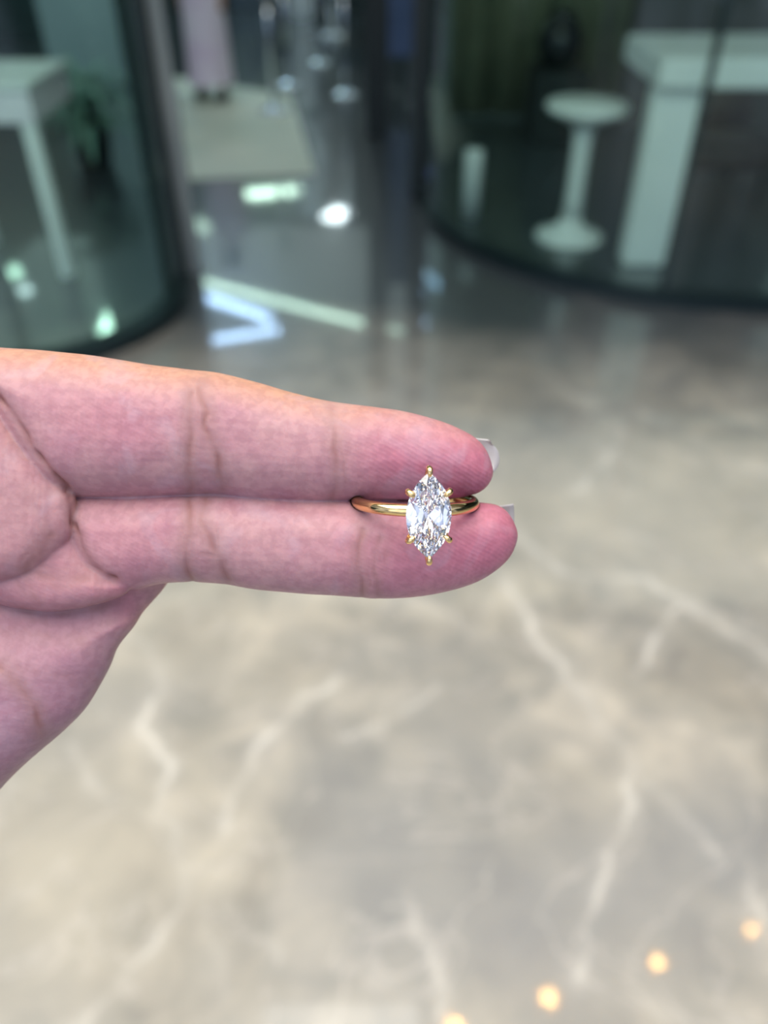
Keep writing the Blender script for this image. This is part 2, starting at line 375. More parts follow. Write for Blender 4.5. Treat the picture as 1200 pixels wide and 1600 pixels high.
# walking person in a long pale robe, seen far away
def skin_body(name, verts, edges, rads, m, parent=None, root=0, sub=2):
    me_ = bpy.data.meshes.new(name); me_.from_pydata(verts, edges, []); me_.materials.append(m)
    o_ = link(bpy.data.objects.new(name, me_)); md = o_.modifiers.new('skin', 'SKIN'); md.use_smooth_shade = True
    for i, r in enumerate(rads): me_.skin_vertices[0].data[i].radius = (r, r) if not hasattr(r, '__len__') else r
    me_.skin_vertices[0].data[root].use_root = True
    s = o_.modifiers.new('sub', 'SUBSURF'); s.levels = s.render_levels = sub
    if parent: o_.parent = parent
    return o_
fp_ = floor_pt(325, 168)
M_skin2 = mat('far_skin', (.45, .28, .21), .6); M_robe = mottled('lilac_cloth', (.84, .68, .86), (.93, .86, .95), 3, .85); M_shoe = mat('black_leather', (.01, .012, .015), .5)
V = [(0, 0, .90), (0, 0, 1.08), (0, .01, 1.32), (0, .01, 1.42), (0, 0, 1.50), (0, -.01, 1.60), (0, -.005, 1.66),
     (.16, .01, 1.34), (.21, .02, 1.08), (.20, -.08, .86), (-.16, .01, 1.34), (-.21, .02, 1.08), (-.22, .08, .86),
     (.09, 0, .86), (.10, -.06, .47), (.11, .02, .10), (.11, -.10, .04), (-.09, 0, .86), (-.11, .05, .47), (-.13, .16, .11), (-.13, .06, .04),
     (.20, -.12, .78), (-.22, .07, .77)]
E = [(0, 1), (1, 2), (2, 3), (3, 4), (4, 5), (5, 6), (2, 7), (7, 8), (8, 9), (2, 10), (10, 11), (11, 12), (0, 13), (13, 14), (14, 15), (15, 16), (0, 17), (17, 18), (18, 19), (19, 20), (9, 21), (12, 22)]
R_ = [.14, .12, .14, .06, .07, .09, .07, .06, .045, .032, .06, .045, .032, .09, .065, .045, .04, .09, .065, .045, .04, .03, .03]
pe = skin_body('person', V, E, R_, M_skin2); pe.location = (fp_.x, fp_.y+.25, 0); pe.scale = (.72, .72, .72)
tag(pe, 'small person in a long pale lilac robe and black shoes walking in the far passage', 'person')
bm = NB(); n = 40; rings = []
for z, rx, ry, wv in [(1.40, .10, .08, 0), (1.34, .20, .12, 0), (1.1, .19, .14, 0), (.9, .20, .16, .004), (.6, .21, .19, .012), (.3, .215, .22, .02), (.16, .22, .24, .025)]:
    rings.append([bm.verts.new(((rx+wv*math.sin(k*PI*.9))*math.cos(2*PI*k/n), (ry+wv*math.sin(k*PI*.9))*math.sin(2*PI*k/n), z)) for k in range(n)])
for a, b in zip(rings, rings[1:]):
    for i in range(n): bm.faces.new((a[i], a[(i+1) % n], b[(i+1) % n], b[i]))
rb = obj('robe', bm, M_robe, pe, True)
bm = lathe(NB(), [(.01, 1.775), (.07, 1.76), (.105, 1.70), (.11, 1.62), (.10, 1.55)], 24, cap=False); obj('hair', bm, M_shoe, pe, True)
for (x, y) in ((.11, -.06), (-.13, .10)):
    bm = NB(); box(bm, x-.05, x+.05, y-.16, y+.12, 0, .10, .03); obj('shoe', bm, M_shoe, pe, True)

c = floor_pt(727, 352); o = obj('reflection_post', lathe(NB(), [(.005, 0), (.045, 0), (.045, .30), (.04, .315), (.005, .318)], 32), M_white, None, True); o.location = (c.x+.03, c.y+.10, 0)  # added post, stands in for a pale reflection in the glass
tag(o, 'short white bollard standing for a pale reflection in the curved glass', 'prop')
# chrome stanchions and a far cafe table with chrome chairs
M_chrome = mat('chrome', (.75, .80, .85), .06, 1)
def stanchion(px, py, lab):
    p = floor_pt(px, py); e_ = empty('stanchion', (p.x, p.y, 0)); tag(e_, lab, 'stanchion', 'chrome stanchions along the passage')
    obj('base', lathe(NB(), [(.005, 0), (.11, 0), (.11, .015), (.05, .03), (.02, .05)], 32), M_chrome, e_, True)
    obj('pole', lathe(NB(), [(.02, .04), (.02, .90)], 20), M_chrome, e_, True)
    obj('knob', lathe(NB(), [(.018, .90), (.035, .92), (.045, .95), (.035, .985), (.008, .998)], 24), M_chrome, e_, True)
stanchion(452, 135, 'chrome stanchion nearest the pale floor area')
stanchion(430, 175, 'chrome stanchion at the right corner of the pale walkway')
stanchion(540, 150, 'chrome stanchion just left of the black post')
stanchion(500, 100, 'chrome stanchion farther back beside the black post')
def cafe_chair(p, rz, lab):
    e_ = empty('cafe_chair', (p[0], p[1], 0), rz); tag(e_, lab, 'chair', 'chrome cafe chairs in the far passage')
    bm = NB(); box(bm, -.2, .2, -.2, .2, .44, .47, .01); obj('seat', bm, M_shoe, e_)
    bm = NB(); box(bm, -.2, .2, .18, .21, .62, .85, .01); obj('backrest', bm, M_shoe, e_)
    for x in (-.18, .18):
        obj('leg', tube(NB(), [(x, -.18, 0), (x, -.18, .44)], .012), M_chrome, e_, True)
        obj('leg', tube(NB(), [(x, .18, 0), (x, .18, .44), (x, .2, .85)], .012), M_chrome, e_, True)
c = floor_pt(520, 55)
e = empty('cafe_table', (c.x, c.y, 0)); tag(e, 'small dark round cafe table in the far passage', 'table')
obj('tabletop', lathe(NB(), [(.005, .72), (.35, .72), (.35, .745), (.005, .745)]), M_steel, e)
obj('pedestal', lathe(NB(), [(.22, 0), (.22, .02), (.03, .04), (.03, .72)]), M_chrome, e, True)
cafe_chair((c.x-.62, c.y-.1), 1.4, 'chrome legged cafe chair left of the far round table')
cafe_chair((c.x+.6, c.y+.1), -1.6, 'chrome legged cafe chair right of the far round table')
# light wall panels flanking the passage far away
M_pan = mottled('pale_teal_panel', (.40, .54, .55), (.56, .68, .69), 1.0, .6)
wl = floor_pt(262, 130)
bm = NB(); box(bm, wl.x-.9, wl.x-.05, wl.y, wl.y+.08, 0, 2.6); o = obj('wall_panel', bm, M_pan); tag(o, 'pale teal wall panel left of the walking person', 'wall panel')
for k, (px, py, w_, h_, col, lab) in enumerate([(390, 12, .5, 1.2, (.07, .09, .12), 'tall slate planter box behind the walking person'), (470, 30, .25, 2.2, (.80, .86, .90), 'slim pale blue column behind the chrome stanchions'),
                                   (90, 60, 1.4, 2.0, (.03, .06, .06), 'dark green shelf unit at the back of the left shop'), (760, 20, 1.2, 1.4, (.05, .08, .07), 'dark green cupboard beyond the passage')]):
    p = floor_pt(px, py); bm = NB(); box(bm, -w_/2, w_/2, 0, .35, 0, h_, .01)
    o = obj(['planter', 'column', 'shelf_unit', 'cupboard'][k], bm, mottled('bg%d' % k, col, tuple(min(.9, c_*1.4) for c_ in col), 3, .6)); o.location = (p.x, p.y, 0); tag(o, lab, ['planter', 'column', 'shelf', 'cupboard'][k])

# ------------------------------------------------------------------ lamps on the ceiling; the floor mirrors them
CZ = 3.27
def ceil_pt(px, py):
    p = floor_pt(px, py); f_ = 1+CZ/CAM_H
    return Vector((p.x*f_, p.y*f_, CZ))
M_tw = {}
def strip(px0, px1, half, col, s, lab):
    a = ceil_pt(*px0); b = ceil_pt(*px1); mid = (a+b)/2; d = b-a; L = d.length; ang = math.atan2(d.y, d.x)
    e_ = empty('strip_light', (mid.x, mid.y, CZ), ang); tag(e_, lab, 'ceiling light', 'strip lights on the ceiling')
    k = (col, s)
    if k not in M_tw: M_tw[k] = emit('tube_glow', col, s)
    bm_ = NB(); box(bm_, -L/2-.03, L/2+.03, -half-.02, half+.02, 0, .03, .004); obj('housing', bm_, M_ceil_d, e_)
    bm_ = NB(); box(bm_, -L/2, L/2, -half, half, -.015, 0, .003); obj('diffuser', bm_, M_tw[k], e_)
TEAL = (.66, 1.0, .80); BLUE = (.42, .66, 1.0); COOL = (.80, .97, 1.0)
strip((373, 306), (476, 296), .16, TEAL, 16, 'short teal white strip light mirrored beside the pale walkway')
strip((514, 343), (538, 328), .17, COOL, 20, 'short bright strip light mirrored as the white oval on the floor')
strip((296, 436), (566, 506), .035, TEAL, 18, 'long strip light mirrored as the long diagonal streak')
strip((292, 455), (422, 498), .06, BLUE, 26, 'blue strip light mirrored as the upper arm of the V')
strip((298, 538), (436, 515), .04, BLUE, 30, 'blue strip light mirrored as the lower arm of the V')
strip((590, 508), (630, 520), .05, TEAL, 5, 'faint short strip light mirrored right of the long streak')
strip((668, 432), (712, 470), .06, BLUE, 7, 'faint blue strip light mirrored below the curved glass')
strip((186, 455), (163, 525), .07, TEAL, 30, 'teal strip light mirrored inside the rounded glass corner')
strip((16, 420), (24, 432), .10, TEAL, 14, 'added teal strip light for the glass glint at the left edge')  # added lamps, down to the deep blue one, for glints in the glass
strip((38, 450), (42, 458), .08, COOL, 12, 'added small strip light for the glass glint just below the teal one at the left edge')
strip((112, 192), (113, 185), .16, COOL, 26, 'added small bright strip light for the glass glint under the display table')
strip((184, 298), (212, 296), .08, (.2, .3, 1.0), 10, 'added deep blue strip light for the glint on the rounded glass')
strip((192, 330), (198, 372), .10, COOL, 3, 'dim strip light mirrored below the deep blue one')
strip((215, 545), (250, 540), .05, COOL, 8, 'short strip light mirrored just above the index finger')
strip((290, 345), (335, 360), .20, TEAL, 3, 'wide dim strip light mirrored beside the glass corner')
M_warm = emit('warm_lamp', (1.0, .52, .14), 90); M_trimw = mat('white_trim', (.7, .7, .7), .4)
def downlight(px, py, lab, r=.030):
    p = ceil_pt(px, py); e_ = empty('downlight', (p.x, p.y, CZ)); tag(e_, lab, 'ceiling light', 'warm recessed downlights')
    obj('trim', lathe(NB(), [(r, .0), (r+.02, .0), (r+.02, .03), (r, .03)], 32, cap=False), M_trimw, e_)
    obj('bulb', lathe(NB(), [(.002, .008), (r*.98, .012), (r*.98, .025), (.002, .03)], 24), M_warm, e_)
downlight(1175, 1452, 'warm downlight mirrored farthest right on the marble', .024)
downlight(1028, 1503, 'warm downlight mirrored second from the right on the marble')
downlight(858, 1558, 'warm downlight mirrored brightest near the bottom edge', .036)
downlight(710, 1604, 'warm downlight mirrored at the bottom edge of the marble', .036)

g0, g1 = ceil_pt(410, 1600), ceil_pt(655, 1600)
e = empty('ceiling_light_panel', ((g0.x+g1.x)/2, 1.5, CZ)); tag(e, 'square light panel on the ceiling mirrored at the bottom edge left of the downlights', 'ceiling light')
w_ = (g1.x-g0.x)/2
bm = NB(); box(bm, -w_, w_, -.2, .12, -.01, 0, .003); obj('diffuser', bm, emit('panel_glow', (1, .98, .93), 4), e)
bm = NB(); box(bm, -w_-.03, w_+.03, -.23, .15, 0, .03, .003); obj('frame', bm, M_trimw, e)
# ------------------------------------------------------------------ the hand
D = 1250.0; S = 0.12/D        # one hand unit is 0.096 mm
RM = cam.rotation_euler.to_matrix(); NPR = np.array(RM)
def to_world(A):
    """hand units (u right, v down, w towards the viewer) into metres in the room"""
    A = np.asarray(A, float); L = np.stack([(A[..., 0]-600)*S, (800-A[..., 1])*S, -0.12+A[..., 2]*S], -1)
    return L@NPR.T+np.array([0, 0, CAM_H])
def at_w(pts, w):
    """outline points measured on the front plane, carried to depth w"""
    k = 1-w/D
    return [(600+(x-600)*k, 800+(y-800)*k) for x, y in pts]

def smooth_closed(pts, n=8):
    P = np.array(pts, float); m_ = len(P); out = []
    for i in range(m_):
        p0, p1, p2, p3 = P[(i-1) % m_], P[i], P[(i+1) % m_], P[(i+2) % m_]
        for k in range(n):
            t = k/n; out.append(.5*((2*p1)+(-p0+p2)*t+(2*p0-5*p1+4*p2-p3)*t*t+(-p0+3*p1-3*p2+p3)*t**3))
    return np.array(out)
gu = np.arange(-760, 900, 5.0); gv = np.arange(330, 1900, 5.0)
def sdf2(poly):
    P = smooth_closed(poly); GU, GV = np.meshgrid(gu, gv, indexing='ij'); Q = np.c_[GU.ravel(), GV.ravel()]
    d = np.full(len(Q), 1e9); ins = np.zeros(len(Q), bool)
    for a, b in zip(P, np.roll(P, -1, 0)):
        ab = b-a; t = np.clip(((Q-a)@ab)/max(ab@ab, 1e-9), 0, 1); d = np.minimum(d, ((Q-a-t[:, None]*ab)**2).sum(1))
        c_ = ((a[1] > Q[:, 1]) != (b[1] > Q[:, 1]))
        with np.errstate(divide='ignore', invalid='ignore'):
            xi = (b[0]-a[0])*(Q[:, 1]-a[1])/(b[1]-a[1]+1e-12)+a[0]
        ins ^= c_ & (Q[:, 0] < xi)
    d = np.sqrt(d); d[ins] *= -1
    return d.reshape(len(gu), len(gv)).astype(np.float32)
def samp(G, u, v):
    fu = np.clip((u-gu[0])/5.0, 0, len(gu)-1.001); fv = np.clip((v-gv[0])/5.0, 0, len(gv)-1.001)
    iu = fu.astype(int); iv = fv.astype(int); a = fu-iu; b = fv-iv
    return (G[iu, iv]*(1-a)*(1-b)+G[iu+1, iv]*a*(1-b)+G[iu, iv+1]*(1-a)*b+G[iu+1, iv+1]*a*b)
def blob(poly, r_u, wc_u, k=1.0):
    """rounded body over an outline; r_u, wc_u are (us, values) tables along u"""
    G = sdf2(poly)
    def f_(u, v, w):
        r = np.interp(u, *r_u); wc = np.interp(u, *wc_u); d2 = samp(G, u, v)
        q = r+d2; q = .5*(q+np.sqrt(q*q+ (0.12*r)**2))       # softly clipped to stay smooth over the middle
        return np.sqrt(q*q+((w-wc)/k)**2)-r
    return f_
def cone(a, b, ra, rb_, sq=1.0):
    a = np.array(a, float); b = np.array(b, float); ab = b-a
    def f_(u, v, w):
        t = np.clip(((u-a[0])*ab[0]+(v-a[1])*ab[1]+(w-a[2])*ab[2])/(ab@ab), 0, 1)
        return np.sqrt((u-a[0]-t*ab[0])**2+(v-a[1]-t*ab[1])**2+((w-a[2]-t*ab[2])/sq)**2)-(ra+(rb_-ra)*t)
    return f_
def smin(a, b, k):
    h = np.clip(.5+.5*(b-a)/k, 0, 1); return b+(a-b)*h-k*h*(1-h)

INDEX = [(-330, 640), (-330, 530), (-200, 528), (-100, 534), (0, 545), (100, 553), (200, 566), (290, 579), (345, 584), (400, 598), (460, 615), (520, 629), (580, 636), (630, 643), (680, 655), (715, 668), (742, 683), (760, 703), (770, 728),
         (771, 742), (764, 757), (750, 769), (725, 777), (680, 782), (620, 782), (560, 783), (500, 786), (440, 785), (390, 781), (340, 776), (280, 777), (200, 780), (150, 779), (108, 780), (74, 762), (42, 730), (14, 694), (-14, 655), (-50, 625), (-110, 620)]
MIDDLE = [(92, 800), (104, 776), (130, 767), (200, 768), (280, 766), (340, 766), (400, 770), (470, 775), (545, 779), (640, 783), (710, 784), (755, 785), (782, 791), (799, 806), (809, 830),
          (807, 850), (795, 874), (768, 897), (735, 914), (690, 927), (640, 934), (590, 936), (550, 933), (480, 929), (410, 922), (350, 913), (300, 911), (250, 913), (205, 922), (165, 916), (128, 893), (104, 858), (92, 826)]
RING_F = at_w([(-200, 800), (100, 790), (300, 790), (500, 800), (600, 800), (650, 815), (665, 840), (650, 868), (600, 885), (500, 893), (400, 893), (300, 893), (250, 900), (180, 930), (60, 960), (-200, 960)], -140)
PINKY = at_w([(-200, 850), (60, 850), (200, 820), (350, 815), (470, 820), (505, 845), (480, 870), (400, 882), (300, 886), (230, 905), (120, 950), (0, 980), (-200, 980)], -255)
PALM = at_w([(-640, 1500), (-420, 900), (-330, 640), (-250, 560), (-120, 560), (-20, 620), (60, 720), (150, 800), (235, 850), (270, 880), (256, 915), (228, 950), (196, 985), (176, 1008), (166, 1038), (148, 1076), (126, 1110), (100, 1140),
              (66, 1168), (30, 1202), (-10, 1244), (-120, 1370), (-250, 1560), (-420, 1680)], -50)
PAD1 = at_w([(-300, 600), (-150, 560), (-50, 580), (-6, 614), (14, 648), (38, 686), (70, 726), (100, 760), (111, 780), (112, 812), (100, 850), (60, 890), (0, 910), (-100, 900), (-250, 880), (-330, 740)], 62)
PAD2 = at_w([(-300, 760), (-100, 770), (40, 780), (95, 800), (118, 830), (130, 862), (150, 888), (176, 902), (198, 908), (192, 926), (174, 938), (130, 950), (80, 958), (30, 954), (-20, 944), (-120, 930), (-300, 950)], 40)
LOWP = at_w([(-420, 1010), (-200, 990), (-60, 985), (60, 985), (130, 975), (176, 968), (196, 975), (180, 1000), (160, 1040), (136, 1082), (108, 1120), (60, 1160), (20, 1200), (-60, 1290), (-200, 1470), (-380, 1540)], -10)
parts = [
    (blob(INDEX, ([-330, 0, 150, 340, 500, 640, 720, 772], [104, 100, 97, 89, 74, 66, 56, 46]), ([-330, 0, 300, 550, 700, 772], [0, 10, 12, 4, 2, -6]), .92), None),
    (blob(MIDDLE, ([-330, 100, 340, 450, 600, 700, 760, 806], [76, 72, 68, 70, 72, 66, 56, 46]), ([-330, 100, 340, 560, 700, 806], [-20, -12, -2, -6, -4, -10]), .95), 3),
    (blob(RING_F, ([-200, 200, 640], [70, 55, 40]), ([-200, 100, 300, 660], [-90, -115, -140, -150]), 1.0), 12),
    (blob(PINKY, ([-200, 200, 500], [60, 42, 32]), ([-200, 100, 300, 500], [-140, -200, -250, -265]), 1.0), 12),
    (blob(PALM, ([-640, -200, 100, 270], [170, 150, 80, 46]), ([-640, -200, 150, 270], [-40, -60, -50, -70]), .8), 16),
    (blob(LOWP, ([-400, 0, 190], [110, 80, 40]), ([-400, 0, 190], [0, -5, -30]), .85), 34),
    (blob(PAD2, ([-300, 0, 110, 200], [80, 66, 42, 22]), ([-300, 0, 60, 120, 165, 200], [10, 22, 26, 26, 26, 14]), .9), 4),
    (blob(PAD1, ([-300, 0, 112], [90, 62, 40]), ([-300, 0, 40, 75, 112], [50, 66, 66, 60, 48]), .85), 3),
    (cone((-300, 1000, -20), (-330, 760, 40), 120, 92), 40),
    (cone((-330, 760, 40), (-290, 560, 70), 92, 76), 14),
    (cone((-290, 560, 70), (-250, 430, 80), 76, 58), 10),
    (cone((-300, 1250, -50), (-560, 1640, -30), 200, 232, .75), 60),
]
# ring geometry (hand units) is needed here too, since the fingertips give way where they pinch it
RCEN = np.array([648.0, 784.0, 8.0]); RBIG, RSM = 90.0, 9.6
tilt = math.radians(9); yaw = math.radians(6)
EX = np.array([math.cos(yaw), 0, -math.sin(yaw)])
EZ = np.array([math.sin(yaw)*math.cos(tilt), math.sin(tilt), math.cos(yaw)*math.cos(tilt)])   # radial direction that carries the stone
EY = np.cross(EZ, EX)                                                                          # axis of the band
EX = np.cross(EY, EZ)
def torus(u, v, w, extra):
    du, dv, dw = u-RCEN[0], v-RCEN[1], w-RCEN[2]
    h = du*EY[0]+dv*EY[1]+dw*EY[2]; q = np.sqrt(np.maximum(du*du+dv*dv+dw*dw-h*h, 0))
    return np.sqrt((q-RBIG)**2+h*h)-(RSM+extra)
def hand_sdf(u, v, w):
    d = None
    for f_, k in parts:
        x = f_(u, v, w); d = x if d is None else smin(d, x, k)
    t = torus(u, v, w, .5)
    h = np.clip(.5-.5*(d+t)/3.0, 0, 1)      # smooth carve
    return d+(-t-d)*h+3.0*h*(1-h)
gx = axis([(-740, -20, 12), (-20, 200, 4), (200, 812, 3.0), (812, 830, 6)])
gy = axis([(350, 530, 12), (530, 960, 3.0), (960, 1250, 5), (1250, 1890, 16)])
gz = axis([(-330, -110, 10), (-110, -20, 6), (-20, 130, 3.2), (130, 220, 10)])
F_ = np.empty((len(gx), len(gy), len(gz)), np.float32)
VV, WW = np.meshgrid(gy, gz, indexing='ij')
for i, u in enumerate(gx): F_[i] = hand_sdf(np.full(VV.shape, u), VV, WW)
F_[0] = np.maximum(F_[0], 1); F_[-1] = 1; F_[:, 0] = 1; F_[:, -1] = 1; F_[:, :, 0] = 1; F_[:, :, -1] = 1
def surface_nets(F, ax):
    ins = F < 0; nx, ny, nz = F.shape
    c = np.zeros((nx-1, ny-1, nz-1), np.int8)
    for a in (0, 1):
        for b in (0, 1):
            for d in (0, 1): c += ins[a:nx-1+a, b:ny-1+b, d:nz-1+d]
    act = np.argwhere((c > 0) & (c < 8)); idx = np.full(c.shape, -1, np.int32); idx[tuple(act.T)] = np.arange(len(act))
    acc = np.zeros((len(act), 3)); cnt = np.zeros(len(act))
    co = [(a, b, d) for a in (0, 1) for b in (0, 1) for d in (0, 1)]
    for p in co:
        for k in range(3):
            if p[k] == 1: continue
            q = list(p); q[k] = 1
            A = act+p; Bq = act+q; fa = F[tuple(A.T)]; fb = F[tuple(Bq.T)]; m_ = (fa < 0) != (fb < 0)
            t = np.where(m_, fa/(fa-fb+1e-20), 0)
            pa = np.stack([ax[j][A[:, j]] for j in range(3)], 1); pb = np.stack([ax[j][Bq[:, j]] for j in range(3)], 1)
            acc += (pa+(pb-pa)*t[:, None])*m_[:, None]; cnt += m_
    verts = acc/cnt[:, None]; faces = []
    for k in range(3):
        s0 = [slice(1, n-1) for n in F.shape]; s1 = list(s0); s0[k] = slice(0, F.shape[k]-1); s1[k] = slice(1, F.shape[k])
        a = ins[tuple(s0)]; b = ins[tuple(s1)]
        for flip, m_ in ((False, a & ~b), (True, ~a & b)):
            I = np.argwhere(m_)+[0 if j == k else 1 for j in range(3)]
            j1, j2 = (k+1) % 3, (k+2) % 3; o1 = np.zeros(3, int); o1[j1] = 1; o2 = np.zeros(3, int); o2[j2] = 1
            q = np.stack([idx[tuple((I-o1-o2).T)], idx[tuple((I-o2).T)], idx[tuple(I.T)], idx[tuple((I-o1).T)]], 1)
            faces.append(q[:, ::-1] if flip else q)
    return verts, np.concatenate(faces)
HV, HF = surface_nets(F_, (gx, gy, gz)); del F_
def grad(P):
    e_ = 1.5; g = []
    for k in range(3):
        o_ = np.zeros(3); o_[k] = e_; g.append((hand_sdf(*(P+o_).T)-hand_sdf(*(P-o_).T))/(2*e_))
    return np.stack(g, 1)
for it in range(3):
    g = grad(HV); d = hand_sdf(*HV.T); n2 = (g*g).sum(1); step = np.clip(d/np.maximum(n2, .05), -2.5, 2.5); HV = HV-g*step[:, None]
g = grad(HV); HN = g/np.linalg.norm(g, axis=1)[:, None]
# skin creases: (points on the photograph plane, half width, depth)
CREASES = [
    ([(-30, 590), (0, 622), (22, 655), (45, 692), (75, 730), (108, 768)], 4, 8), ([(110, 770), (113, 800), (118, 830), (131, 862), (150, 888), (180, 903)], 3.5, 6),
    ([(300, 612), (296, 650), (298, 690), (296, 730), (298, 764)], 4.5, 3.0), ([(312, 605), (322, 640), (318, 668), (336, 700), (343, 730), (345, 766)], 4.5, 3.4),
    ([(296, 690), (314, 700), (334, 705)], 3, 1.2), ([(310, 640), (300, 665)], 3, 1.2), ([(318, 645), (330, 660)], 3, 1.0),
    ([(518, 640), (522, 680), (526, 715), (524, 750), (520, 776)], 4.0, 2.4), ([(545, 700), (540, 730), (536, 760)], 3.5, 1.0),
    ([(296, 780), (298, 815), (290, 850), (292, 880), (300, 906)], 4.5, 3.2), ([(322, 780), (316, 810), (326, 840), (340, 870), (356, 906)], 4.5, 2.8), ([(318, 790), (300, 820)], 3, 1.2), ([(296, 860), (330, 868), (352, 880)], 3, 1.4),
    ([(566, 830), (560, 860), (562, 890), (566, 930)], 4.0, 2.6), ([(592, 840), (586, 870), (588, 900), (590, 930)], 3.5, 1.6),
    ([(0, 950), (50, 957), (100, 958), (150, 950), (185, 938)], 5, 2.0),
    ([(78, 835), (58, 870), (42, 892)], 6, 2.6), ([(42, 892), (46, 925), (70, 950)], 4, 1.2), ([(42, 892), (90, 902), (150, 906)], 6, 1.6), ([(0, 640), (14, 660)], 4, 1),
    ([(0, 1042), (20, 1062), (44, 1092), (58, 1120), (68, 1146)], 5, 3.0), ([(0, 870), (30, 880), (42, 892)], 4, 1.0),
    ([(0, 985), (60, 990), (130, 1000)], 6, .8), ([(10, 1040), (70, 1052), (140, 1060)], 5, .7), ([(40, 930), (20, 905), (0, 900)], 4, 1.0)]
persp = D/(D-HV[:, 2]); SP = np.c_[600+(HV[:, 0]-600)*persp, 800+(HV[:, 1]-800)*persp]
front = (HN[:, 2] > -.15) & (HV[:, 2] > -75) & (SP[:, 0] > -40); cr = np.zeros(len(HV)); wide = np.zeros(len(HV)); disp = np.zeros(len(HV)); FI = np.where(front)[0]
rc = random.Random(3); extra = []
for pts, hw, dp in CREASES[2:]:
    if dp < 1.5 or len(pts) < 3: continue
    for q in range(4):
        k0 = rc.uniform(0, .6); k1 = k0+rc.uniform(.2, .4); A0 = np.array(pts, float); tt = np.linspace(0, 1, len(A0)); ts = np.linspace(k0, min(k1, 1), 4)
        off = rc.uniform(5, 15)*rc.choice((-1, 1)); dd = A0[-1]-A0[0]; dd /= np.linalg.norm(dd); nn = np.array([-dd[1], dd[0]])
        extra.append(([tuple(np.array([np.interp(t, tt, A0[:, 0]), np.interp(t, tt, A0[:, 1])])+nn*(off+rc.uniform(-3, 3))) for t in ts], 2.6, rc.uniform(.5, 1.1)))
extra += [([(316, 650), (322, 700), (326, 750)], 9, .35), ([(310, 800), (325, 850), (330, 890)], 9, .35)]
CREASES = CREASES+extra
jig = 1.6*np.c_[np.sin(SP[FI, 1]/14.+1)+.6*np.sin(SP[FI, 1]/6.1), np.sin(SP[FI, 0]/17.)]
amp = .66+.34*np.sin(SP[FI, 1]/16.+np.sin(SP[FI, 0]/9.)*1.8)
for pts, hw, dp in CREASES:
    sm = []
    P = np.array([pts[0]]+pts+[pts[-1]], float)
    for i in range(len(pts)-1):
        p0, p1, p2, p3 = P[i:i+4]
        for t in np.linspace(0, 1, 6)[:-1]: sm.append(tuple(.5*((2*p1)+(-p0+p2)*t+(2*p0-5*p1+4*p2-p3)*t*t+(-p0+3*p1-3*p2+p3)*t**3)))
    sm.append(pts[-1])
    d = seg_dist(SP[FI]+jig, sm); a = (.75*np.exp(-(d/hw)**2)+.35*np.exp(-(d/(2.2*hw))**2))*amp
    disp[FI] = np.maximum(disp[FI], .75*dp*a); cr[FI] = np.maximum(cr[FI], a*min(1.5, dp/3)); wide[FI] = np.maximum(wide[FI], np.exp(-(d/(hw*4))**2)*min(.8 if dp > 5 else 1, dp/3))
# low swell of the skin so that it is not perfectly even
sw = .9*np.sin(HV[:, 0]/37.+np.sin(HV[:, 1]/29.)*1.6)*np.sin(HV[:, 1]/31.+np.sin(HV[:, 0]/43.)*1.4)
HV = HV-HN*(disp-sw*(np.abs(torus(*HV.T, 0)) > 14))[:, None]
# tones mixed into the skin colour
def gsn(x0, y0, sx, sy): return np.exp(-((SP[:, 0]-x0)/sx)**2-((SP[:, 1]-y0)/sy)**2)
flush = np.clip(.95*gsn(735, 725, 120, 70)+1.0*gsn(760, 850, 150, 80)+.45*gsn(610, 720, 70, 60)+.35*gsn(620, 880, 80, 60)+.35*gsn(170, 660, 120, 60)+.35*gsn(200, 850, 90, 50)+.3*gsn(60, 930, 120, 60)+.6*gsn(190, 940, 30, 25)+.3*gsn(30, 1080, 150, 120), 0, 1)*(HN[:, 2] > -.4)
dors_lit = np.clip((.35-HN[:, 2])/.8, 0, 1); dors_lit = np.maximum(dors_lit, np.clip((-HN[:, 1]-.30)/.55, 0, 1)*(SP[:, 1] < 720)*np.clip((700-SP[:, 0])/200, .25, 1))  # tanner back of the hand, plus warm light painted on the upper edge
mauve = np.clip((SP[:, 1]-930)/120, 0, 1)*(HN[:, 2] > -.5)
WV = to_world(HV)
org = WV.mean(0)
me = bpy.data.meshes.new('hand'); me.from_pydata((WV-org).tolist(), [], HF.tolist()); me.update()
me.polygons.foreach_set('use_smooth', [True]*len(me.polygons))
for nm, val in (('flush', flush), ('crease', cr), ('wide', wide), ('dorsal_lit', dors_lit), ('mauve', mauve)):
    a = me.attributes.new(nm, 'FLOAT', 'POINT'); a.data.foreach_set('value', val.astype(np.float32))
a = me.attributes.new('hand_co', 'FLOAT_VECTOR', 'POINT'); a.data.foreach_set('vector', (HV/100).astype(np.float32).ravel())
hand = link(bpy.data.objects.new('hand', me)); hand.location = org
tag(hand, 'open hand with two straight fingers pinching the gold ring, palm to the viewer', 'hand')
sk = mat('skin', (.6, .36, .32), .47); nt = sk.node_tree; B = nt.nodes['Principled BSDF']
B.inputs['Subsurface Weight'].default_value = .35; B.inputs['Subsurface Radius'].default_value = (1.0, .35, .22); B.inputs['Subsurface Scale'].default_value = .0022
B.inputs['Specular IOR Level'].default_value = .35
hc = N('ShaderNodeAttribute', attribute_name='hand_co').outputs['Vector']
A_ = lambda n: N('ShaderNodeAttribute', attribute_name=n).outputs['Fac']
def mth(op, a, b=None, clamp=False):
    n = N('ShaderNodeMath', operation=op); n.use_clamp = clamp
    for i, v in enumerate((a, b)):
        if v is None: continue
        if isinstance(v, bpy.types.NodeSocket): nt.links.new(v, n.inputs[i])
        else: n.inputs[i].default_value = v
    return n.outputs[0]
col = ramp(noise(hc, 1.6, 4, .3), [(.32, (.42, .215, .255)), (.68, (.485, .28, .295))])
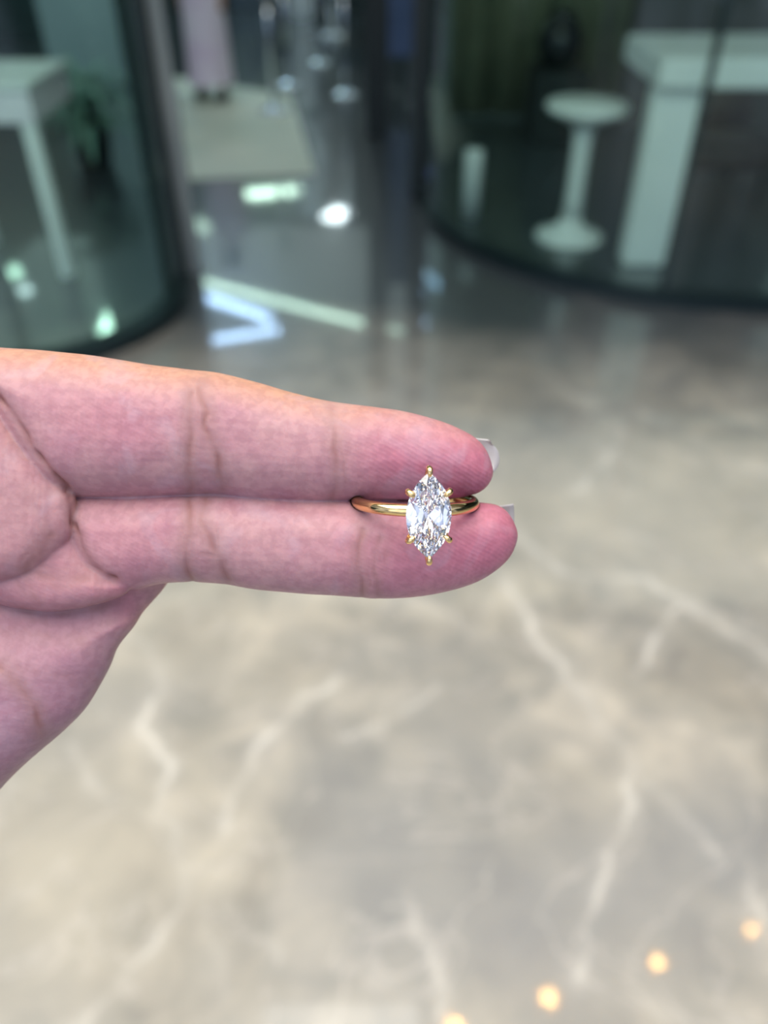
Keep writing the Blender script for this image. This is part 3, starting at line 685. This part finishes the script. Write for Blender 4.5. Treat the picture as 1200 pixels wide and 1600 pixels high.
col = mix(mth('MULTIPLY', A_('flush'), .85), col, (.47, .15, .225))
col = mix(mth('MULTIPLY', A_('dorsal_lit'), .8), col, (.54, .30, .19))
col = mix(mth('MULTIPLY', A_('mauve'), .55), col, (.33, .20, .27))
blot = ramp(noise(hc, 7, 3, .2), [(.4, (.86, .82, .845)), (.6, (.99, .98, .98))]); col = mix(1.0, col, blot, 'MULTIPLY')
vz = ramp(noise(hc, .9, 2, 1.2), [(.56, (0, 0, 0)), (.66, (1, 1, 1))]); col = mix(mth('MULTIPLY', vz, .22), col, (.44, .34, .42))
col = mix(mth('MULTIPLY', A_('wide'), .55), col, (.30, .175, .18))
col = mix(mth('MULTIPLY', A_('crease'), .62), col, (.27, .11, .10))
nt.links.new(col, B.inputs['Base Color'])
# papillary ridges and fine crossing lines
def wave(scale, dist, dscale, rot, sc=(1, 1, 1)):
    mp = N('ShaderNodeMapping'); mp.inputs['Rotation'].default_value = (0, 0, rot); mp.inputs['Scale'].default_value = sc; nt.links.new(hc, mp.inputs[0])
    w_ = N('ShaderNodeTexWave'); w_.inputs['Scale'].default_value = scale; w_.inputs['Distortion'].default_value = dist; w_.inputs['Detail'].default_value = 1.5; w_.inputs['Detail Scale'].default_value = dscale
    nt.links.new(mp.outputs[0], w_.inputs['Vector']); return w_.outputs['Fac']
w1 = wave(5.2, 6.0, .28, math.radians(62)); w2 = wave(3.4, 7.0, .9, 0.05, (1, .35, 1)); w3 = wave(2.6, 5.0, .8, math.radians(88), (1, 1, 1))
h1 = mth('MULTIPLY', w1, mth('ADD', mth('MULTIPLY', A_('flush'), .22), .05)); h2 = mth('MULTIPLY', w2, .20); h3 = mth('MULTIPLY', w3, .20)
hh = mth('ADD', mth('ADD', h1, h2), mth('ADD', h3, mth('MULTIPLY', noise(hc, 22, 3), .4)))
bp = N('ShaderNodeBump'); bp.inputs['Strength'].default_value = .55; bp.inputs['Distance'].default_value = .00012; nt.links.new(hh, bp.inputs['Height']); nt.links.new(bp.outputs[0], B.inputs['Normal'])
me.materials.append(sk)

def world_mesh(name, verts, faces, m, parent, smooth=True, origin=None):
    wv = to_world(np.array(verts)); o_ = np.array(origin) if origin is not None else wv.mean(0)
    bm_ = NB(); vs2 = [bm_.verts.new(tuple(p-o_)) for p in wv]
    for f_ in faces: bm_.faces.new([vs2[i] for i in f_])
    ob = obj(name, bm_, m, None, smooth)
    ob.location = Vector(o_)-(parent.location if parent else Vector((0, 0, 0))); ob.parent = parent
    return ob
# fingernails
M_nail = mat('nail_varnish', (.43, .41, .42), .3, Coat_Weight=.6)
def nail(u0, u1, vc0, vc1, half, rad, wtop, rnd=18):
    nu, nv = 14, 17; vt = []; top = {}
    for lay in (0, 1):
        for i in range(nu):
            t = i/(nu-1); u = u0+(u1-u0)*t; vc = vc0+(vc1-vc0)*t
            for j in range(nv):
                s = -1+2*j/(nv-1); ang = s*half/rad; endr = 0 if t < .9 else (t-.9)/.1*rnd*abs(s)**2.5
                vt.append((u-endr, vc+rad*math.sin(ang), wtop+rad*(1-math.cos(ang))+lay*4.5+6*t*t*0))
    fc = []
    g_ = lambda l, i, j: l*nu*nv+i*nv+j
    for i in range(nu-1):
        for j in range(nv-1):
            fc.append((g_(0, i, j), g_(0, i, j+1), g_(0, i+1, j+1), g_(0, i+1, j))); fc.append((g_(1, i, j), g_(1, i+1, j), g_(1, i+1, j+1), g_(1, i, j+1)))
    for i in range(nu-1):
        for j in (0, nv-1): fc.append((g_(0, i, j), g_(0, i+1, j), g_(1, i+1, j), g_(1, i, j)))
    for j in range(nv-1):
        for i in (0, nu-1): fc.append((g_(0, i, j), g_(0, i, j+1), g_(1, i, j+1), g_(1, i, j)))
    return world_mesh('fingernail', vt, fc, M_nail, hand)
nail(655, 787, 699, 714, 30, 60, -50, 22)
nail(690, 812, 838, 821, 37, 60, -56, 3)
nail(560, 672, 832, 842, 34, 50, -188)
# knitted sleeve over the forearm, beyond the frame
vt = []; fc = []; n = 36; cs = [(-470, 1500, 225), (-480, 1520, 262), (-560, 1640, 275), (-900, 2150, 330), (-1500, 3000, 400), (-1500, 3000, 380), (-560, 1640, 245), (-470, 1500, 225)]
ax_ = np.array([-.55, .83, .0]); ax_ /= np.linalg.norm(ax_); pr = np.array([.83, .55, 0]); pr2 = np.array([0, 0, 1.])
for (x, y, r) in cs:
    for k in range(n): vt.append(tuple(np.array([x, y, -40])+pr*r*math.cos(2*PI*k/n)+pr2*r*.8*math.sin(2*PI*k/n)))
for i in range(len(cs)-1):
    for k in range(n): fc.append((i*n+k, i*n+(k+1) % n, (i+1)*n+(k+1) % n, (i+1)*n+k))
world_mesh('sleeve', vt, fc, mottled('knit', (.10, .10, .12), (.14, .14, .16), 300, .9), hand)

# ------------------------------------------------------------------ the ring
def ring_pt(x, y, z):    # x across, y along the finger slit axis, z out along the stone's direction, from the band centre
    return RCEN+EX*x+EY*y+EZ*z
gold = mat('yellow_gold', (.93, .66, .30), .10, 1.0)
ring = empty('engagement_ring', tuple(to_world(RCEN))); tag(ring, 'yellow gold ring with a marquise cut diamond held between two fingers', 'ring')
vt = []; fc = []; n1, n2 = 128, 24
for i in range(n1):
    a = 2*PI*i/n1; rd = EX*math.sin(a)+EZ*math.cos(a)
    for j in range(n2):
        b = 2*PI*j/n2; cb, sb = math.cos(b), math.sin(b)
        r_out = RSM*cb if cb > 0 else RSM*.72*cb       # comfort fit: flatter inside
        vt.append(RCEN+rd*(RBIG+r_out)+EY*RSM*sb)
for i in range(n1):
    for j in range(n2): fc.append((i*n2+j, ((i+1) % n1)*n2+j, ((i+1) % n1)*n2+(j+1) % n2, i*n2+(j+1) % n2))
world_mesh('band', vt, fc, gold, ring)
# stone: a marquise brilliant
HA, HB = 31.8, 60.5; RG = (HA*HA+HB*HB)/(2*HA); GZ = 136.0     # girdle height above the band centre
EYd = EY if EY[1] > 0 else -EY
roll = math.radians(-1.2); SX = EX*math.cos(roll)+EYd*math.sin(roll); SY = -EX*math.sin(roll)+EYd*math.cos(roll)
def stone_pt(x, y, z): return RCEN+SX*x+SY*y+EZ*(GZ+z)
def outline(t):
    y = HB*math.sin(t); x = (math.sqrt(RG*RG-y*y)-(RG-HA))*(1 if math.cos(t) >= 0 else -1)
    return x, y
def lay(t, s, z, k=None): x, y = outline(t); return stone_pt(x*s, y*(k or s), z)
n = 8; st = 2*PI/n; vt = []; fc = []
def add(p): vt.append(p); return len(vt)-1
T = [add(lay(j*st, .50 if j % 4 else .56, 10.5)) for j in range(n)]
Mi = [add(lay(j*st+st/2, .76, 6.6)) for j in range(n)]
Ga = [add(lay(i*st/4, 1.0, .9)) for i in range(4*n)]; Gb = [add(lay(i*st/4, 1.0, -.9)) for i in range(4*n)]
P = [add(lay(j*st+st/2, .34, -19.5, .50)) for j in range(n)]; P3 = [add(lay(j*st+st/2, .70, -10.2, .80)) for j in range(n)]
cu = add(stone_pt(0, 0, -27.5))
fc.append(T[::-1])
for j in range(n):
    k = (j+1) % n; g0, g1, g2, g3, g4 = [(4*j+q) % (4*n) for q in range(5)]
    fc.append((T[j], T[k], Mi[j]))
    fc.append((T[j], Mi[j], Ga[g0])); fc.append((T[k], Ga[g4], Mi[j]))
    for x, y in ((g0, g1), (g1, g2), (g2, g3), (g3, g4)):
        fc.append((Mi[j], Ga[y], Ga[x])); fc.append((Ga[x], Ga[y], Gb[y], Gb[x])); fc.append((P3[j], Gb[x], Gb[y]))
    fc.append((cu, P[j], Gb[g0])) ; fc.append((cu, Gb[g4], P[j]))
    fc.append((P[j], P3[j], Gb[g0])); fc.append((P[j], Gb[g4], P3[j]))
dm = bpy.data.materials.new('diamond'); dm.use_nodes = True; t_ = dm.node_tree; t_.nodes.clear()
out = t_.nodes.new('ShaderNodeOutputMaterial'); gl = t_.nodes.new('ShaderNodeBsdfGlass'); gl.inputs['IOR'].default_value = 2.418; gl.inputs['Roughness'].default_value = 0; gl.inputs['Color'].default_value = (.985, .99, 1, 1)
t_.links.new(gl.outputs[0], out.inputs[0])
so = world_mesh('gemstone', vt, fc, dm, ring, False); so['label'] = 'colourless marquise cut diamond'
# claws and basket
CL = [PI/2, -PI/2, math.radians(31), math.radians(149), math.radians(-31), math.radians(-149)]
def claw(t):
    x, y = outline(t); tip = abs(abs(t)-PI/2) < .01; f_ = .9 if tip else .86
    L = math.hypot(x, y); ox, oy = (x/L, y/L)
    if not tip:     # claws stand square to the girdle
        ox, oy = (math.copysign(.80, x), math.copysign(.60, y))
    pts = [(x*.16, y*.16, -44), (x*.45+ox, y*.45+oy, -32), (x*.80+ox*2, y*.80+oy*2, -17), (x+ox*4.0, y+oy*4.0, -5), (x+ox*5.2, y+oy*5.2, 1.5), (x+ox*3.4, y+oy*3.4, 6.5), (x-ox*1.0, y-oy*1.0, 8.4), (x-ox*5.0, y-oy*5.0, 7.0)]
    rd = [3.0, 3.0, 3.4, 4.0, 4.7, 4.6, 3.8, 1.9]
    # smooth
    PP = [pts[0]]+pts+[pts[-1]]; RR_ = [rd[0]]+rd+[rd[-1]]; q = []; r = []
    for i in range(len(pts)-1):
        p0, p1, p2, p3 = [np.array(k) for k in PP[i:i+4]]
        for s in np.linspace(0, 1, 5)[:-1]:
            q.append(.5*((2*p1)+(-p0+p2)*s+(2*p0-5*p1+4*p2-p3)*s*s+(-p0+3*p1-3*p2+p3)*s**3)); r.append(rd[i]+(rd[i+1]-rd[i])*s)
    q.append(np.array(pts[-1])); r.append(rd[-1])
    b_ = NB(); tube(b_, [Vector(tuple(k)) for k in q], r, 14); b_.verts.index_update()
    v_ = [stone_pt(*v.co) for v in b_.verts]; f2 = [[v.index for v in f.verts] for f in b_.faces]; b_.free()
    world_mesh('prong', v_, f2, gold, ring)
for t in CL: claw(t)
b_ = NB()
pl = [(outline(2*PI*i/48)[0]*.52, outline(2*PI*i/48)[1]*.52, -29) for i in range(48)]; pl.append(pl[0])
tube(b_, [Vector(p) for p in pl], 2.4, 10, False); b_.verts.index_update()
v_ = [stone_pt(*v.co) for v in b_.verts]; f2 = [[v.index for v in f.verts] for f in b_.faces]; b_.free()
world_mesh('basket', v_, f2, gold, ring)
